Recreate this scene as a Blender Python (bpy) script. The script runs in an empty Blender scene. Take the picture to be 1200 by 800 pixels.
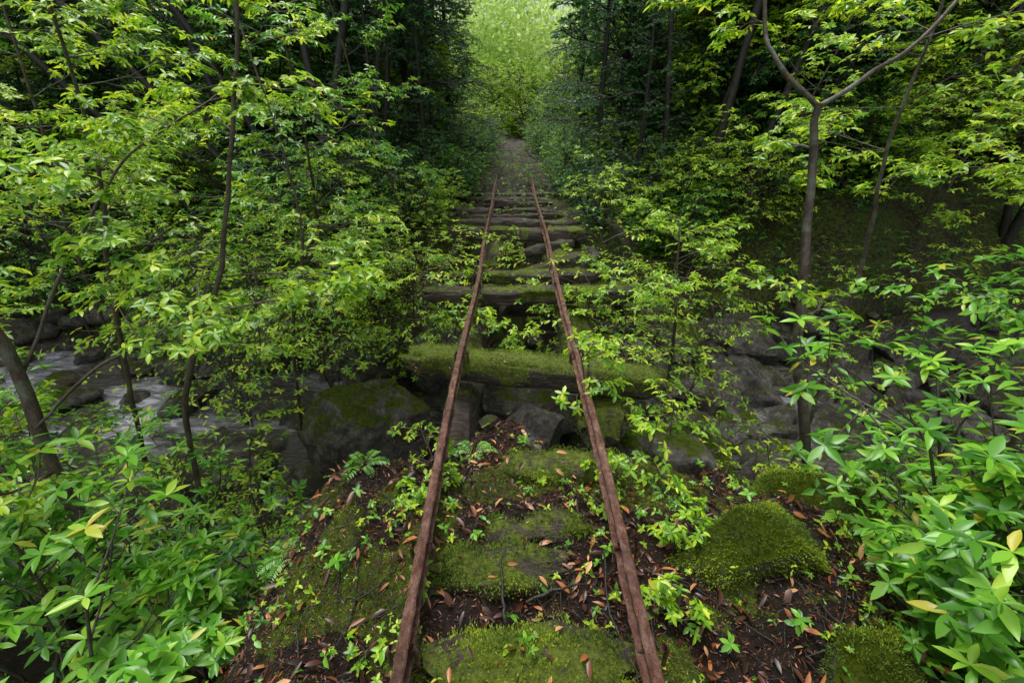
import bpy, bmesh, math, random
import numpy as np
R=np.random.default_rng(11)
UP=np.array([0,0,1.0])
T3=R.random((64,64,64))
def vn(x,y,z=0.0):
    x=np.asarray(x,float);y=np.asarray(y,float);z=np.asarray(z,float)+np.zeros_like(x)
    xi=np.floor(x).astype(int);yi=np.floor(y).astype(int);zi=np.floor(z).astype(int)
    fx=x-xi;fy=y-yi;fz=z-zi
    fx=fx*fx*(3-2*fx);fy=fy*fy*(3-2*fy);fz=fz*fz*(3-2*fz)
    g=lambda a,b,c:T3[(xi+a)%64,(yi+b)%64,(zi+c)%64]
    a=g(0,0,0)*(1-fx)+g(1,0,0)*fx;b=g(0,1,0)*(1-fx)+g(1,1,0)*fx
    c=g(0,0,1)*(1-fx)+g(1,0,1)*fx;d=g(0,1,1)*(1-fx)+g(1,1,1)*fx
    return (a*(1-fy)+b*fy)*(1-fz)+(c*(1-fy)+d*fy)*fz
def fbm(x,y,z=0.0,o=4):
    s=0;a=.5;t=0
    for i in range(o):
        s=s+a*vn(np.asarray(x)*2**i+i*7.3,np.asarray(y)*2**i+i*3.1,np.asarray(z)*2**i+i*5.7);t+=a;a*=.5
    return s/t
def ss(a,b,x):
    t=np.clip((x-a)/(b-a),0,1);return t*t*(3-2*t)
def nrm(v):
    v=np.asarray(v,float);return v/(np.linalg.norm(v,axis=-1,keepdims=True)+1e-9)

# ---------------------------------------------------------------- materials
def mat(name):
    m=bpy.data.materials.new(name);m.use_nodes=True
    nt=m.node_tree
    for n in list(nt.nodes):nt.nodes.remove(n)
    o=nt.nodes.new('ShaderNodeOutputMaterial');p=nt.nodes.new('ShaderNodeBsdfPrincipled')
    nt.links.new(p.outputs[0],o.inputs[0])
    return m,nt,p,o
def ramp(nt,fac,stops):
    r=nt.nodes.new('ShaderNodeValToRGB');e=r.color_ramp.elements
    while len(e)<len(stops):e.new(.5)
    for i,(q,c) in enumerate(stops):
        e[i].position=q;e[i].color=(c[0],c[1],c[2],1)
    nt.links.new(fac,r.inputs[0]);return r.outputs[0]
def nz(nt,scale,detail=5,rough=.6,vec=None,dist=0):
    n=nt.nodes.new('ShaderNodeTexNoise');n.inputs['Scale'].default_value=scale;n.inputs['Detail'].default_value=detail
    n.inputs['Roughness'].default_value=rough;n.inputs['Distortion'].default_value=dist
    if vec is None: vec=coords(nt)
    nt.links.new(vec,n.inputs['Vector'])
    return n.outputs['Fac']
def coords(nt,sc=(1,1,1)):
    t=nt.nodes.new('ShaderNodeTexCoord');m=nt.nodes.new('ShaderNodeMapping');m.inputs['Scale'].default_value=sc
    nt.links.new(t.outputs['Object'],m.inputs['Vector']);return m.outputs[0]
def attr(nt,name):
    a=nt.nodes.new('ShaderNodeAttribute');a.attribute_name=name;return a.outputs['Fac']
def mixc(nt,f,a,b):
    m=nt.nodes.new('ShaderNodeMix');m.data_type='RGBA'
    nt.links.new(f,m.inputs[0])
    for v,i in((a,6),(b,7)):
        if isinstance(v,tuple):m.inputs[i].default_value=(*v,1)
        else:nt.links.new(v,m.inputs[i])
    return m.outputs[2]
def mth(nt,op,a,b=0.0,clamp=False):
    m=nt.nodes.new('ShaderNodeMath');m.operation=op;m.use_clamp=clamp
    for v,i in((a,0),(b,1)):
        if isinstance(v,(int,float)):m.inputs[i].default_value=v
        else:nt.links.new(v,m.inputs[i])
    return m.outputs[0]
def bump(nt,p,h,s,d=.01):
    b=nt.nodes.new('ShaderNodeBump');b.inputs['Strength'].default_value=s;b.inputs['Distance'].default_value=d
    nt.links.new(h,b.inputs['Height']);nt.links.new(b.outputs[0],p.inputs['Normal'])
def leafmat(name,stops,trans=.38,rough=.34,tcol=1.4):
    m,nt,p,o=mat(name)
    c=ramp(nt,attr(nt,'val'),stops)
    nt.links.new(c,p.inputs['Base Color']);p.inputs['Roughness'].default_value=rough
    p.inputs['Specular IOR Level'].default_value=.5
    t=nt.nodes.new('ShaderNodeBsdfTranslucent')
    hs=nt.nodes.new('ShaderNodeHueSaturation');hs.inputs['Value'].default_value=tcol;hs.inputs['Hue'].default_value=.488
    nt.links.new(c,hs.inputs['Color']);nt.links.new(hs.outputs[0],t.inputs[0])
    mx=nt.nodes.new('ShaderNodeMixShader');mx.inputs[0].default_value=trans
    nt.links.new(p.outputs[0],mx.inputs[1]);nt.links.new(t.outputs[0],mx.inputs[2]);nt.links.new(mx.outputs[0],o.inputs[0])
    return m
M_rho=leafmat('rhododendron_leaf',[(0,(.035,.14,.014)),(.4,(.11,.33,.024)),(.75,(.23,.50,.04)),(.97,(.43,.65,.07)),(1,(.55,.50,.06))])
M_yel=leafmat('young_leaf',[(0,(.06,.19,.014)),(.4,(.21,.43,.022)),(.8,(.47,.66,.035)),(1,(.66,.76,.06))],.44)
M_mid=leafmat('understory_leaf',[(0,(.03,.10,.016)),(.5,(.09,.30,.028)),(1,(.27,.50,.05))])
M_drk=leafmat('evergreen_leaf',[(0,(.018,.075,.022)),(.6,(.05,.18,.04)),(1,(.13,.32,.06))],.28)
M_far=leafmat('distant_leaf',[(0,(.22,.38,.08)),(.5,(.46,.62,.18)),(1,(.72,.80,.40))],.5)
M_fal=leafmat('fallen_leaf',[(0,(.025,.010,.006)),(.45,(.10,.033,.015)),(.75,(.36,.12,.035)),(1,(.60,.33,.14))],.1,.4)
M_mossf=leafmat('moss_fibre',[(0,(.035,.065,.006)),(.5,(.14,.22,.01)),(1,(.34,.45,.02))],.3,.7)
def barkmat(name,a,b,g):
    m,nt,p,o=mat(name);v=coords(nt,(1,1,.35))
    c=ramp(nt,nz(nt,28,4,.7,v),[(.3,a),(.7,b)])
    c=mixc(nt,ramp(nt,nz(nt,9,3,.6),[(.52,(0,0,0)),(.66,(1,1,1))]),c,g)
    nt.links.new(c,p.inputs['Base Color']);p.inputs['Roughness'].default_value=.5
    bump(nt,p,nz(nt,40,4,.7,v),.8,.015);return m
M_bark=barkmat('wet_bark',(.03,.02,.016),(.12,.085,.065),(.12,.13,.10))
M_barkd=barkmat('dark_bark',(.008,.006,.005),(.028,.022,.018),(.025,.034,.015))
def woodmat():
    m,nt,p,o=mat('rotten_sleeper_wood');v=coords(nt,(.25,2,2))
    c=ramp(nt,nz(nt,22,7,.7,v),[(.3,(.014,.010,.008)),(.52,(.065,.046,.036)),(.78,(.2,.16,.13))])
    mo=ramp(nt,mth(nt,'ADD',attr(nt,'val'),mth(nt,'MULTIPLY',mth(nt,'SUBTRACT',nz(nt,14,5,.7),.5),2.0)),[(.46,(0,0,0)),(.6,(1,1,1))])
    g=ramp(nt,nz(nt,45,5,.7),[(.3,(.03,.05,.006)),(.7,(.19,.24,.016))])
    nt.links.new(mixc(nt,mo,c,g),p.inputs['Base Color']);p.inputs['Roughness'].default_value=.55
    bump(nt,p,nz(nt,30,8,.75,v),1,.03);return m
M_wood=woodmat()
def rustmat():
    m,nt,p,o=mat('rusted_rail_steel')
    v=coords(nt,(1,.5,1))
    c=ramp(nt,nz(nt,30,8,.82,v),[(.34,(.035,.013,.009)),(.47,(.13,.052,.032)),(.57,(.21,.125,.10)),(.68,(.42,.17,.055))])
    c=mixc(nt,ramp(nt,nz(nt,5,4,.7),[(.5,(0,0,0)),(.68,(.7,.7,.7))]),c,(.065,.034,.027))
    nt.links.new(c,p.inputs['Base Color']);p.inputs['Metallic'].default_value=.2
    r=ramp(nt,nz(nt,14,5),[(.35,(.18,.18,.18)),(.65,(.55,.55,.55))]);nt.links.new(r,p.inputs['Roughness'])
    bump(nt,p,nz(nt,70,7,.85),1,.009);return m
M_rust=rustmat()
def rockmat():
    m,nt,p,o=mat('wet_rock')
    c=ramp(nt,nz(nt,7,10,.85),[(.35,(.035,.032,.028)),(.5,(.17,.155,.14)),(.64,(.44,.42,.38))])
    c=mixc(nt,ramp(nt,nz(nt,2.2,5,.7),[(.5,(0,0,0)),(.7,(.8,.8,.8))]),c,(.11,.08,.055))
    ge=nt.nodes.new('ShaderNodeNewGeometry');sx=nt.nodes.new('ShaderNodeSeparateXYZ');nt.links.new(ge.outputs['Normal'],sx.inputs[0])
    k=mth(nt,'ADD',mth(nt,'MULTIPLY',sx.outputs[2],.35),nz(nt,4,8,.75))
    k=mth(nt,'ADD',k,mth(nt,'MULTIPLY',attr(nt,'val'),.4))
    mo=ramp(nt,k,[(.86,(0,0,0)),(.95,(1,1,1))])
    g=ramp(nt,nz(nt,30,6,.75),[(.3,(.02,.04,.005)),(.7,(.18,.24,.016))])
    nt.links.new(mixc(nt,mo,c,g),p.inputs['Base Color']);
    r=ramp(nt,nz(nt,7,3),[(.3,(.12,.12,.12)),(.7,(.42,.42,.42))]);nt.links.new(r,p.inputs['Roughness'])
    bump(nt,p,nz(nt,9,12,.82),1.0,.18);return m
M_rock=rockmat()
def groundmat():
    m,nt,p,o=mat('forest_floor')
    c=ramp(nt,nz(nt,34,8,.8),[(.34,(.006,.004,.003)),(.5,(.022,.012,.008)),(.62,(.06,.03,.018)),(.8,(.13,.07,.04))])
    c=mixc(nt,ramp(nt,attr(nt,'wet'),[(.3,(0,0,0)),(.8,(1,1,1))]),c,ramp(nt,nz(nt,16,8,.7),[(.3,(.02,.018,.015)),(.7,(.2,.18,.155))]))
    mm=mth(nt,'ADD',attr(nt,'val'),mth(nt,'MULTIPLY',mth(nt,'SUBTRACT',nz(nt,22,6,.75),.5),1.5))
    g=ramp(nt,nz(nt,50,6,.7),[(.3,(.025,.045,.005)),(.7,(.14,.19,.012))])
    nt.links.new(mixc(nt,ramp(nt,mm,[(.5,(0,0,0)),(.62,(1,1,1))]),c,g),p.inputs['Base Color'])
    p.inputs['Roughness'].default_value=.5
    bump(nt,p,nz(nt,45,8,.8),1.0,.05);return m
M_grd=groundmat()
def watermat():
    m,nt,p,o=mat('rushing_water')
    v=coords(nt,(1,3.2,1))
    f=mth(nt,'ADD',attr(nt,'val'),mth(nt,'MULTIPLY',mth(nt,'SUBTRACT',nz(nt,5,7,.68,v,.8),.5),2.1))
    k=ramp(nt,f,[(.25,(0,0,0)),(.7,(.38,.38,.38)),(1.0,(1,1,1))])
    nt.links.new(mixc(nt,k,(.05,.047,.042),(.52,.52,.62)),p.inputs['Base Color'])
    r=ramp(nt,k,[(0,(.07,.07,.07)),(1,(.4,.4,.4))]);nt.links.new(r,p.inputs['Roughness'])
    p.inputs['IOR'].default_value=1.33
    bump(nt,p,nz(nt,7,4,.5,v,.5),.6,.1);return m
M_wat=watermat()

# ---------------------------------------------------------------- mesh builder
ro=lambda a,b:float(R.uniform(a,b))
def tmpl(lod):
    if lod==2:
        rows=[(.0,.06),(.25,.72),(.52,1.0),(.8,.62)]
    elif lod==1: rows=[(.3,.85),(.68,.85)]
    else: rows=None
    if rows is None:
        v=np.array([[0,0,0],[-.5,.5,.12],[0,1,0],[.5,.5,.12]]);return v,[np.array([[0,2,1],[0,3,2]])]
    v=[[0,0,0]]
    for t,w in rows:v+=[[0,t,0],[-.5*w,t-.02,.16*w],[.5*w,t-.02,.16*w]]
    v.append([0,1,0]);n=len(rows);tr=[[0,1,2],[0,3,1]];q=[]
    for i in range(n-1):
        a=1+3*i;b=a+3;q+=[[a,b,b+1,a+1],[a,a+2,b+2,b]]
    a=1+3*(n-1);e=a+3;tr+=[[a,e,a+1],[a,a+2,e]]
    return np.array(v,float),[np.array(tr),np.array(q)]
TM=[tmpl(0),tmpl(1),tmpl(2)]
class MB:
    def __init__(s):
        s.V=[];s.val=[];s.L=[];s.T=[];s.M=[];s.S=[];s.n=0;s.tips=[];s.spr=[];s.extra={}
    def add(s,v,faces,mi,val,smooth=True):
        s.V.append(v);s.val.append(np.broadcast_to(val,(len(v),)))
        for f in faces:
            if len(f)==0:continue
            s.L.append((f+s.n).ravel());s.T.append(np.full(len(f),f.shape[1]));s.M.append(np.full(len(f),mi));s.S.append(np.full(len(f),smooth))
        s.n+=len(v)
    def tube(s,P,r,sides=5,mi=0,val=.5,cap=False):
        P=np.asarray(P,float);n=len(P);r=np.broadcast_to(r,(n,))
        t=nrm(np.gradient(P,axis=0));ref=np.array([1,0,0.]) if abs(t[0][2])>.8 else UP
        x=nrm(np.cross(t,ref));y=np.cross(t,x)
        a=np.arange(sides)*2*math.pi/sides
        v=P[:,None]+r[:,None,None]*(np.cos(a)[None,:,None]*x[:,None]+np.sin(a)[None,:,None]*y[:,None])
        i=np.arange(n-1)[:,None]*sides;j=np.arange(sides)[None];k=(j+1)%sides
        q=np.stack([i+j,i+k,i+sides+k,i+sides+j],-1).reshape(-1,4)
        s.add(v.reshape(-1,3),[q],mi,val)
    def leaves(s,P,D,N,L,W,val,lod,mi,droop=.18):
        n=len(P)
        if n==0:return
        t,fs=TM[lod];D=nrm(D);X=nrm(np.cross(D,N));Z=np.cross(X,D)
        L=np.broadcast_to(L,(n,));W=np.broadcast_to(W,(n,))
        dr=droop*(.4+1.3*R.random(n));cu=R.normal(0,.08,n)
        tx=t[None,:,0]*W[:,None]+cu[:,None]*(t[None,:,1]**2)*L[:,None];ty=t[None,:,1]*L[:,None]
        tz=t[None,:,2]*W[:,None]*(.4+1.4*R.random(n))[:,None]-dr[:,None]*(t[None,:,1]**2)*L[:,None]
        v=P[:,None]+tx[...,None]*X[:,None]+ty[...,None]*D[:,None]+tz[...,None]*Z[:,None]
        k=len(t);off=(np.arange(n)*k)[:,None,None]
        s.add(v.reshape(-1,3),[(f[None]+off).reshape(-1,f.shape[1]) for f in fs],mi,np.repeat(np.clip(val,0,1),k),lod>0)
    def flush(s,lod,mi,wr,e=(.0,.6),shade=None):
        P=[];D=[];N=[];L=[];V=[]
        if s.tips:
            p=np.array([t[0] for t in s.tips]);a=nrm(np.array([t[1] for t in s.tips]));c=np.array([t[2] for t in s.tips]);z=np.array([t[3] for t in s.tips])
            id=np.repeat(np.arange(len(p)),c);k=np.arange(len(id))-np.repeat(np.cumsum(c)-c,c)
            x=nrm(np.cross(a,nrm(R.normal(size=a.shape))));y=np.cross(a,x)
            az=2*math.pi*k/c[id]*1.0+R.normal(0,.25,len(id));el=R.uniform(e[0],e[1],len(id))
            rad=np.cos(az)[:,None]*x[id]+np.sin(az)[:,None]*y[id]
            d=rad*np.cos(el)[:,None]+a[id]*np.sin(el)[:,None];d[:,2]-=.12
            P.append(p[id]);D.append(d);N.append(a[id]*np.cos(el)[:,None]-rad*np.sin(el)[:,None]+R.normal(0,.15,d.shape))
            L.append(z[id]*R.uniform(.6,1.1,len(id)));cv=R.random(len(p));V.append(.5*cv[id]+.5*R.random(len(id)))
        if s.spr:
            p0=np.array([t[0] for t in s.spr]);p1=np.array([t[1] for t in s.spr]);c=np.array([t[2] for t in s.spr]);z=np.array([t[3] for t in s.spr])
            id=np.repeat(np.arange(len(p0)),c);k=np.arange(len(id))-np.repeat(np.cumsum(c)-c,c)
            t=(k+.3+.6*R.random(len(k)))/c[id];f=nrm(p1-p0)[id];sd=nrm(np.cross(f,UP))*np.where(k%2,1,-1)[:,None]
            d=sd*.8+f*R.uniform(.3,.8,len(k))[:,None]+R.normal(0,.2,f.shape);d[:,2]-=.12
            P.append(p0[id]+(p1-p0)[id]*t[:,None]);D.append(d);N.append(UP+R.normal(0,.36,d.shape))
            L.append(z[id]*R.uniform(.5,1.1,len(id)));cv=R.random(len(p0));V.append(.5*cv[id]+.5*R.random(len(id)))
        if P:
            P=np.concatenate(P);D=np.concatenate(D);N=np.concatenate(N);L=np.concatenate(L);V=np.concatenate(V)
            V=np.clip(.5+(V-.5)*1.3,0,1)
            s.leaves(P,D,N,L,L*wr*R.uniform(.85,1.15,len(L)),V,lod,mi)
        s.tips=[];s.spr=[]
    def grow(s,p,d,L,r,lvl,q):
        n=q.get('nseg',4);pts=[np.array(p,float)];d=nrm(d);w=q.get('wig',.16);tr=q['trop'][lvl]
        for i in range(n):
            d=d+R.normal(0,w,3);d[2]+=tr
            d=nrm(d);pts.append(pts[-1]+d*L/n)
        P=np.array(pts)
        if r>q.get('minr',.0):s.tube(P,np.linspace(r,r*.5,n+1),6 if lvl==0 else (4 if r>.004 else 3),0)
        mx=q['lv']
        if lvl==mx:
            ns=q['ns']
            if ns:s.spr.append((P[1],P[-1],ns,q['leaf']))
            s.tips.append((P[-1],nrm(d*q.get('ax',.5)+UP*.8),q['nw'],q['leaf']))
            return
        side=1 if R.random()<.5 else -1
        for k in range(q['nc'][lvl]):
            t=q.get('t0',.25)+(1-q.get('t0',.25))*(k+ro(.2,.9))/q['nc'][lvl];t=min(t,.99)
            f=t*n;i=int(f);pp=P[i]+(P[i+1]-P[i])*(f-i);dd=nrm(P[i+1]-P[i])
            side=-side
            h=nrm(np.cross(dd,UP)) if abs(dd[2])<.93 else nrm([math.cos(k*2.4+1),math.sin(k*2.4+1),0])
            if lvl==0 or abs(dd[2])>.7:
                pr=nrm(R.normal(size=3));pr=nrm(pr-dd*pr.dot(dd))
            else: pr=nrm(h*side+R.normal(0,.35,3))
            a=math.radians(ro(*q.get('ang',(35,65))))
            cd=dd*math.cos(a)+pr*math.sin(a);cd[2]*=q.get('flat',.7)
            s.grow(pp,cd,L*q['ratio']*(1.15-.5*t)*ro(.8,1.2),r*.55,lvl+1,q)
        s.tips.append((P[-1],nrm(d*.4+UP*.8),q['nw'],q['leaf']))
    def obj(s,name,mats,link=True):
        V=np.concatenate(s.V);Lp=np.concatenate(s.L);T=np.concatenate(s.T)
        me=bpy.data.meshes.new(name);me.vertices.add(len(V));me.vertices.foreach_set('co',V.astype(np.float32).ravel())
        me.loops.add(len(Lp));me.loops.foreach_set('vertex_index',Lp.astype(np.int32))
        me.polygons.add(len(T));me.polygons.foreach_set('loop_start',(np.cumsum(T)-T).astype(np.int32))
        try:me.polygons.foreach_set('loop_total',T.astype(np.int32))
        except Exception:pass
        me.polygons.foreach_set('material_index',np.concatenate(s.M).astype(np.int32))
        me.polygons.foreach_set('use_smooth',np.concatenate(s.S).astype(bool))
        me.update(calc_edges=True)
        a=me.attributes.new('val','FLOAT','POINT');a.data.foreach_set('value',np.concatenate(s.val).astype(np.float32))
        for k,arr in s.extra.items():
            a=me.attributes.new(k,'FLOAT','POINT');a.data.foreach_set('value',arr.astype(np.float32))
        for m in mats:me.materials.append(m)
        if not link:return me
        o=bpy.data.objects.new(name,me);bpy.context.scene.collection.objects.link(o);return o
def place(me,name,loc,rz=0,sc=1,tilt=(0,0)):
    o=bpy.data.objects.new(name,me);bpy.context.scene.collection.objects.link(o)
    o.location=loc;o.rotation_euler=(tilt[0],tilt[1],rz);o.scale=(sc,sc,sc);return o
def crom(pts,n=24):
    P=np.array(pts,float);P=np.vstack([2*P[0]-P[1],P,2*P[-1]-P[-2]]);m=len(P)-3;o=[]
    for u in np.linspace(0,m-1e-6,n):
        i=int(u);t=u-i;a,b,c,d=P[i:i+4]
        o.append(.5*((2*b)+(-a+c)*t+(2*a-5*b+4*c-d)*t*t+(-a+3*b-3*c+d)*t**3))
    return np.array(o)

# ---------------------------------------------------------------- terrain
def yc(x):return 3.75+.22*np.sin(x*.6+1)-.06*np.clip(x,0,8)+np.where(x<-4,.012*(x+4)**2,0)
def hw(x):return 1.72+.20*np.clip(x,0,8)+.05*np.clip(-x,0,8)
def H(x,y):
    x=np.asarray(x,float);y=np.asarray(y,float)
    emb=np.where(x<0,1-ss(.75,1.7,-x),1-ss(1.35,2.5,x))
    near=-.17*emb+(-1.25)*(1-emb)
    near=near+ss(3.5,9,np.abs(x))*1.2*(1-ss(0,4,y)*.3)
    far_=np.where(np.abs(x)<1.4,-.14,-.14+ .10*np.clip(np.abs(x)-1.4,0,30)*np.where(x>0,1.3,.35))
    far_=far_-.45*ss(1.1,2.4,np.abs(x))*(1-ss(6.5,10.5,y))+.17*ss(8.6,11.5,y)+.0*x
    far_=far_+ss(12,40,np.abs(x))*4
    c=yc(x);w=hw(x)
    e=(fbm(x*.9,y*.9,3)-.5)*.9
    e2=(fbm(x*2.2,y*2.2,13)-.5)*.9
    sn=1-ss(c-w-.3,c-w+.35,y+e2);ws=.8+1.2*ss(1.2,2.5,np.abs(x));sf=ss(c+w-.6,c+w+ws,y+e)
    bed=-2.10+.55*(fbm(x*1.6,y*1.6,9)-.5)-.04*np.clip(x,-10,10)
    z=bed*(1-sn)*(1-sf)+near*sn+far_*sf
    tr=(1-ss(.9,1.3,np.abs(x)))
    amp=.14+.55*(1-tr)*ss(0,2,np.abs(x)-1)
    z=z+(fbm(x*.8+9,y*.8,1)-.5)*amp*np.clip(sn+sf,0,1)+(fbm(x*6,y*6,5)-.5)*.12+(fbm(x*22,y*22,2,3)-.5)*.045
    return z
def axis_(segs):
    o=[]
    for a,b,d in segs:o.append(np.arange(a,b,d))
    return np.concatenate(o+[[segs[-1][1]]])
xs=axis_([(-250,-40,15),(-40,-12,1.2),(-12,-4,.2),(-4,-1.6,.07),(-1.6,2.4,.022),(2.4,5,.07),(5,12,.2),(12,40,1.2),(40,250,15)])
ys=axis_([(-200,-20,15),(-20,-3,.9),(-3,0,.15),(0,2.6,.022),(2.6,7,.06),(7,14,.14),(14,40,.8),(40,300,15)])
X,Y=np.meshgrid(xs,ys);Z=H(X,Y)
mask=lambda x,y:np.clip(ss(.40,.56,fbm(x*1.7+4,y*1.7+2,8,3)*.55+fbm(x*7,y*7,3,3)*.45)+.12*ss(.6,1.2,np.abs(x)),0,1)
mb=MB();nx=len(xs);ny=len(ys)
i=np.arange(ny-1)[:,None]*nx;j=np.arange(nx-1)[None]
q=np.stack([i+j,i+j+1,i+nx+j+1,i+nx+j],-1).reshape(-1,4)
mo=mask(X,Y)*(1-.4*ss(2.6,5.5,Y));mo=np.where((Y>4.5)&(np.abs(X)>1),np.maximum(mo,.5),mo);wet=1-ss(-1.8,-1.4,Z)
mb.add(np.stack([X,Y,Z],-1).reshape(-1,3),[q],0,(mo*(1-wet*.8)).ravel())
mb.extra['wet']=wet.ravel()
mb.obj('ground',[M_grd])

# water
wx=axis_([(-60,-12,1),(-12,-6,.12),(-6,7,.045),(7,14,.12),(14,60,1)]);wy=axis_([(-3,1.2,.15),(1.2,8,.045),(8,30,.5)])
X,Y=np.meshgrid(wx,wy)
base=-1.92-.035*np.clip(X,-12,12)
rip=(fbm(X*1.2,Y*4,2)-.5)*.2+(fbm(X*4,Y*9,6)-.5)*.05
foam=ss(.44,.66,fbm(X*1.1+3,Y*2.4+1,4,3))*.6
foam+=.5*np.exp(-(((X+1.7)/.6)**2+((Y-3.2)/.4)**2))+.35*np.exp(-(((X+5)/1.5)**2+((Y-4.4)/.5)**2))+.4*np.exp(-(((X-3.0)/.9)**2+((Y-4.0)/.4)**2))+.6*np.exp(-(((X-.2)/.5)**2+((Y-2.9)/.4)**2))+.35*np.exp(-(((X-3.4)/.5)**2+((Y-2.9)/.6)**2))
mb=MB();nx=len(wx);ny=len(wy);i=np.arange(ny-1)[:,None]*nx;j=np.arange(nx-1)[None]
q=np.stack([i+j,i+j+1,i+nx+j+1,i+nx+j],-1).reshape(-1,4)
keep=(np.abs(wy[:,None]-yc(wx)[None])<hw(wx)[None]+1.2)[:-1,:-1].ravel()
q=q[keep]
mb.add(np.stack([X,Y,base+rip],-1).reshape(-1,3),[q],0,np.clip(foam,0,1).ravel());mb.obj('stream_water',[M_wat])

# ---------------------------------------------------------------- rocks
def ico(sub):
    b=bmesh.new();bmesh.ops.create_icosphere(b,subdivisions=sub,radius=1)
    v=np.array([x.co[:] for x in b.verts]);f=np.array([[q.index for q in p.verts] for p in b.faces]);b.free();return v,f
I5=ico(6);I3=ico(3)
def rockshape(v,seed,planes=12):
    r=np.random.default_rng(seed);v=v.copy()
    for k in range(planes):
        n=nrm(r.normal(size=3));c=r.uniform(.5,.82);d=v@n-c;v-=np.where(d>0,d*.96,0)[:,None]*n
    o=r.uniform(0,50,3)
    v*=(1+.3*(fbm(v[:,0]*1.3+o[0],v[:,1]*1.3+o[1],v[:,2]*1.3+o[2])-.5)+.24*(fbm(v[:,0]*4+o[0],v[:,1]*4+o[1],v[:,2]*4+o[2],5)-.5))[:,None]
    return v
def boulder(x,y,z,sx,sy,sz,seed,moss=.2,rz=0.):
    v=rockshape(I5[0],seed)*np.array([sx,sy,sz]);c,s_=math.cos(rz),math.sin(rz)
    v=v@np.array([[c,s_,0],[-s_,c,0],[0,0,1]])
    m=MB();m.add(v,[I5[1]],0,moss)
    if moss>.3:
        nn=nrm(v);g=fbm(v[:,0]*4+seed,v[:,1]*4,v[:,2]*4);k=np.where((nn[:,2]>.1)&(g>(.72-.45*moss)))[0];k=R.choice(k,min(len(k)*2,13000));P=v[k]+R.normal(0,.010,(len(k),3))*[1,1,.3]
        m.leaves(P,nn[k]+R.normal(0,.5,P.shape),R.normal(size=P.shape),.013,.005,np.clip(.3*R.random(len(k))+1.5*(fbm(P[:,0]*9,P[:,1]*9)-.25),0,1),0,1)
    o=m.obj('mossy_boulder' if moss>.3 else 'stream_boulder',[M_rock,M_mossf]);o.location=(x,y,z);return o
boulder(-1.35,3.6,-1.4,.64,.5,.66,3,.4,.4)
boulder(-1.75,5.1,-1.5,.8,.5,.6,4,.3)
boulder(-.75,4.6,-1.35,.6,.5,.6,5,.15)
boulder(.15,3.15,-1.2,.33,.35,.5,6,.1)
boulder(-.45,2.75,-1.5,.5,.4,.65,7,.3)
boulder(.12,2.25,-.85,.22,.2,.45,27,.1)
boulder(-.25,2.1,-.7,.22,.2,.35,28,.9)
boulder(.3,4.3,-1.6,.8,.6,.6,8,.1)
boulder(1.3,4.9,-1.7,.75,.6,.6,9,.1)
boulder(-2.9,3.3,-1.8,.6,.45,.4,10,.1)
boulder(-3.4,5.6,-1.6,.8,.6,.6,12,.4)
boulder(-.85,1.95,-.9,.42,.35,.5,13,.8)
boulder(1.7,3.3,-1.65,.5,.45,.45,14,.4)
boulder(1.04,1.27,-.25,.44,.22,.22,17,.95,.1)
boulder(1.45,1.62,-.42,.4,.26,.24,33,.9,-.3)
boulder(1.2,.78,-.28,.30,.18,.18,34,.9,.5)
boulder(1.9,1.85,-.85,.4,.3,.35,29,.8,.1)
boulder(.85,2.25,-.75,.35,.3,.5,18,.7)
boulder(4.2,3.2,-2.0,.5,.4,.35,20,.05)
boulder(3.3,3.6,-2.0,.45,.35,.28,31,.1)
for k,(x,y,z,a,b,c,mo_) in enumerate([(2.3,4.9,-1.9,.5,.4,.35,.1),(3.1,5.2,-1.9,.7,.45,.35,.05),(2.2,6.0,-1.6,.7,.5,.5,.4),(3.5,6.1,-1.75,.6,.5,.45,.2),(4.7,5.7,-1.95,.7,.5,.4,.1),(4.9,6.8,-1.6,.8,.6,.6,.5),(6.2,6.2,-1.9,.8,.6,.5,.15),(5.4,4.4,-2.,.6,.4,.3,.05),(6.3,7.4,-1.3,.8,.7,.6,.6),(3.1,6.9,-1.3,.6,.5,.5,.6),(7.4,5.6,-1.9,.8,.6,.5,.2),(2.7,4.2,-2.,.35,.3,.25,.05),(3.9,4.5,-2.02,.45,.35,.25,.05),(2.4,3.4,-1.95,.35,.3,.3,.1)]):
    boulder(x,y,z,a,b,c,60+k,mo_,k*1.1)
boulder(-5.4,3.4,-1.9,.8,.5,.4,21,.2)
boulder(-2.6,4.3,-1.95,.5,.35,.3,32,.1)
boulder(-4.6,5.9,-1.5,.9,.7,.6,22,.5)
m=MB();shp=[rockshape(I3[0],s,9) for s in range(40,48)]
for k in range(1750):
    x=ro(-9,9)
    if R.random()<.55:x=ro(.8,8)
    y=float(yc(x))+ro(-1.1,1.15)*float(hw(x));sz=.05+.26*R.random()**2.1
    v=shp[k%8]*np.array([sz*ro(.8,1.4),sz*ro(.7,1.1),sz*ro(.5,.8)]);a=ro(0,6.3);c,s_=math.cos(a),math.sin(a)
    v=v@np.array([[c,s_,0],[-s_,c,0],[0,0,1]])+[x,y,max(float(H(x,y)),-2.1 if x>0 else -2.3)+sz*.35]
    m.add(v,[I3[1]],0,ro(0,.25))
m.obj('streambed_stones',[M_rock])

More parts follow.
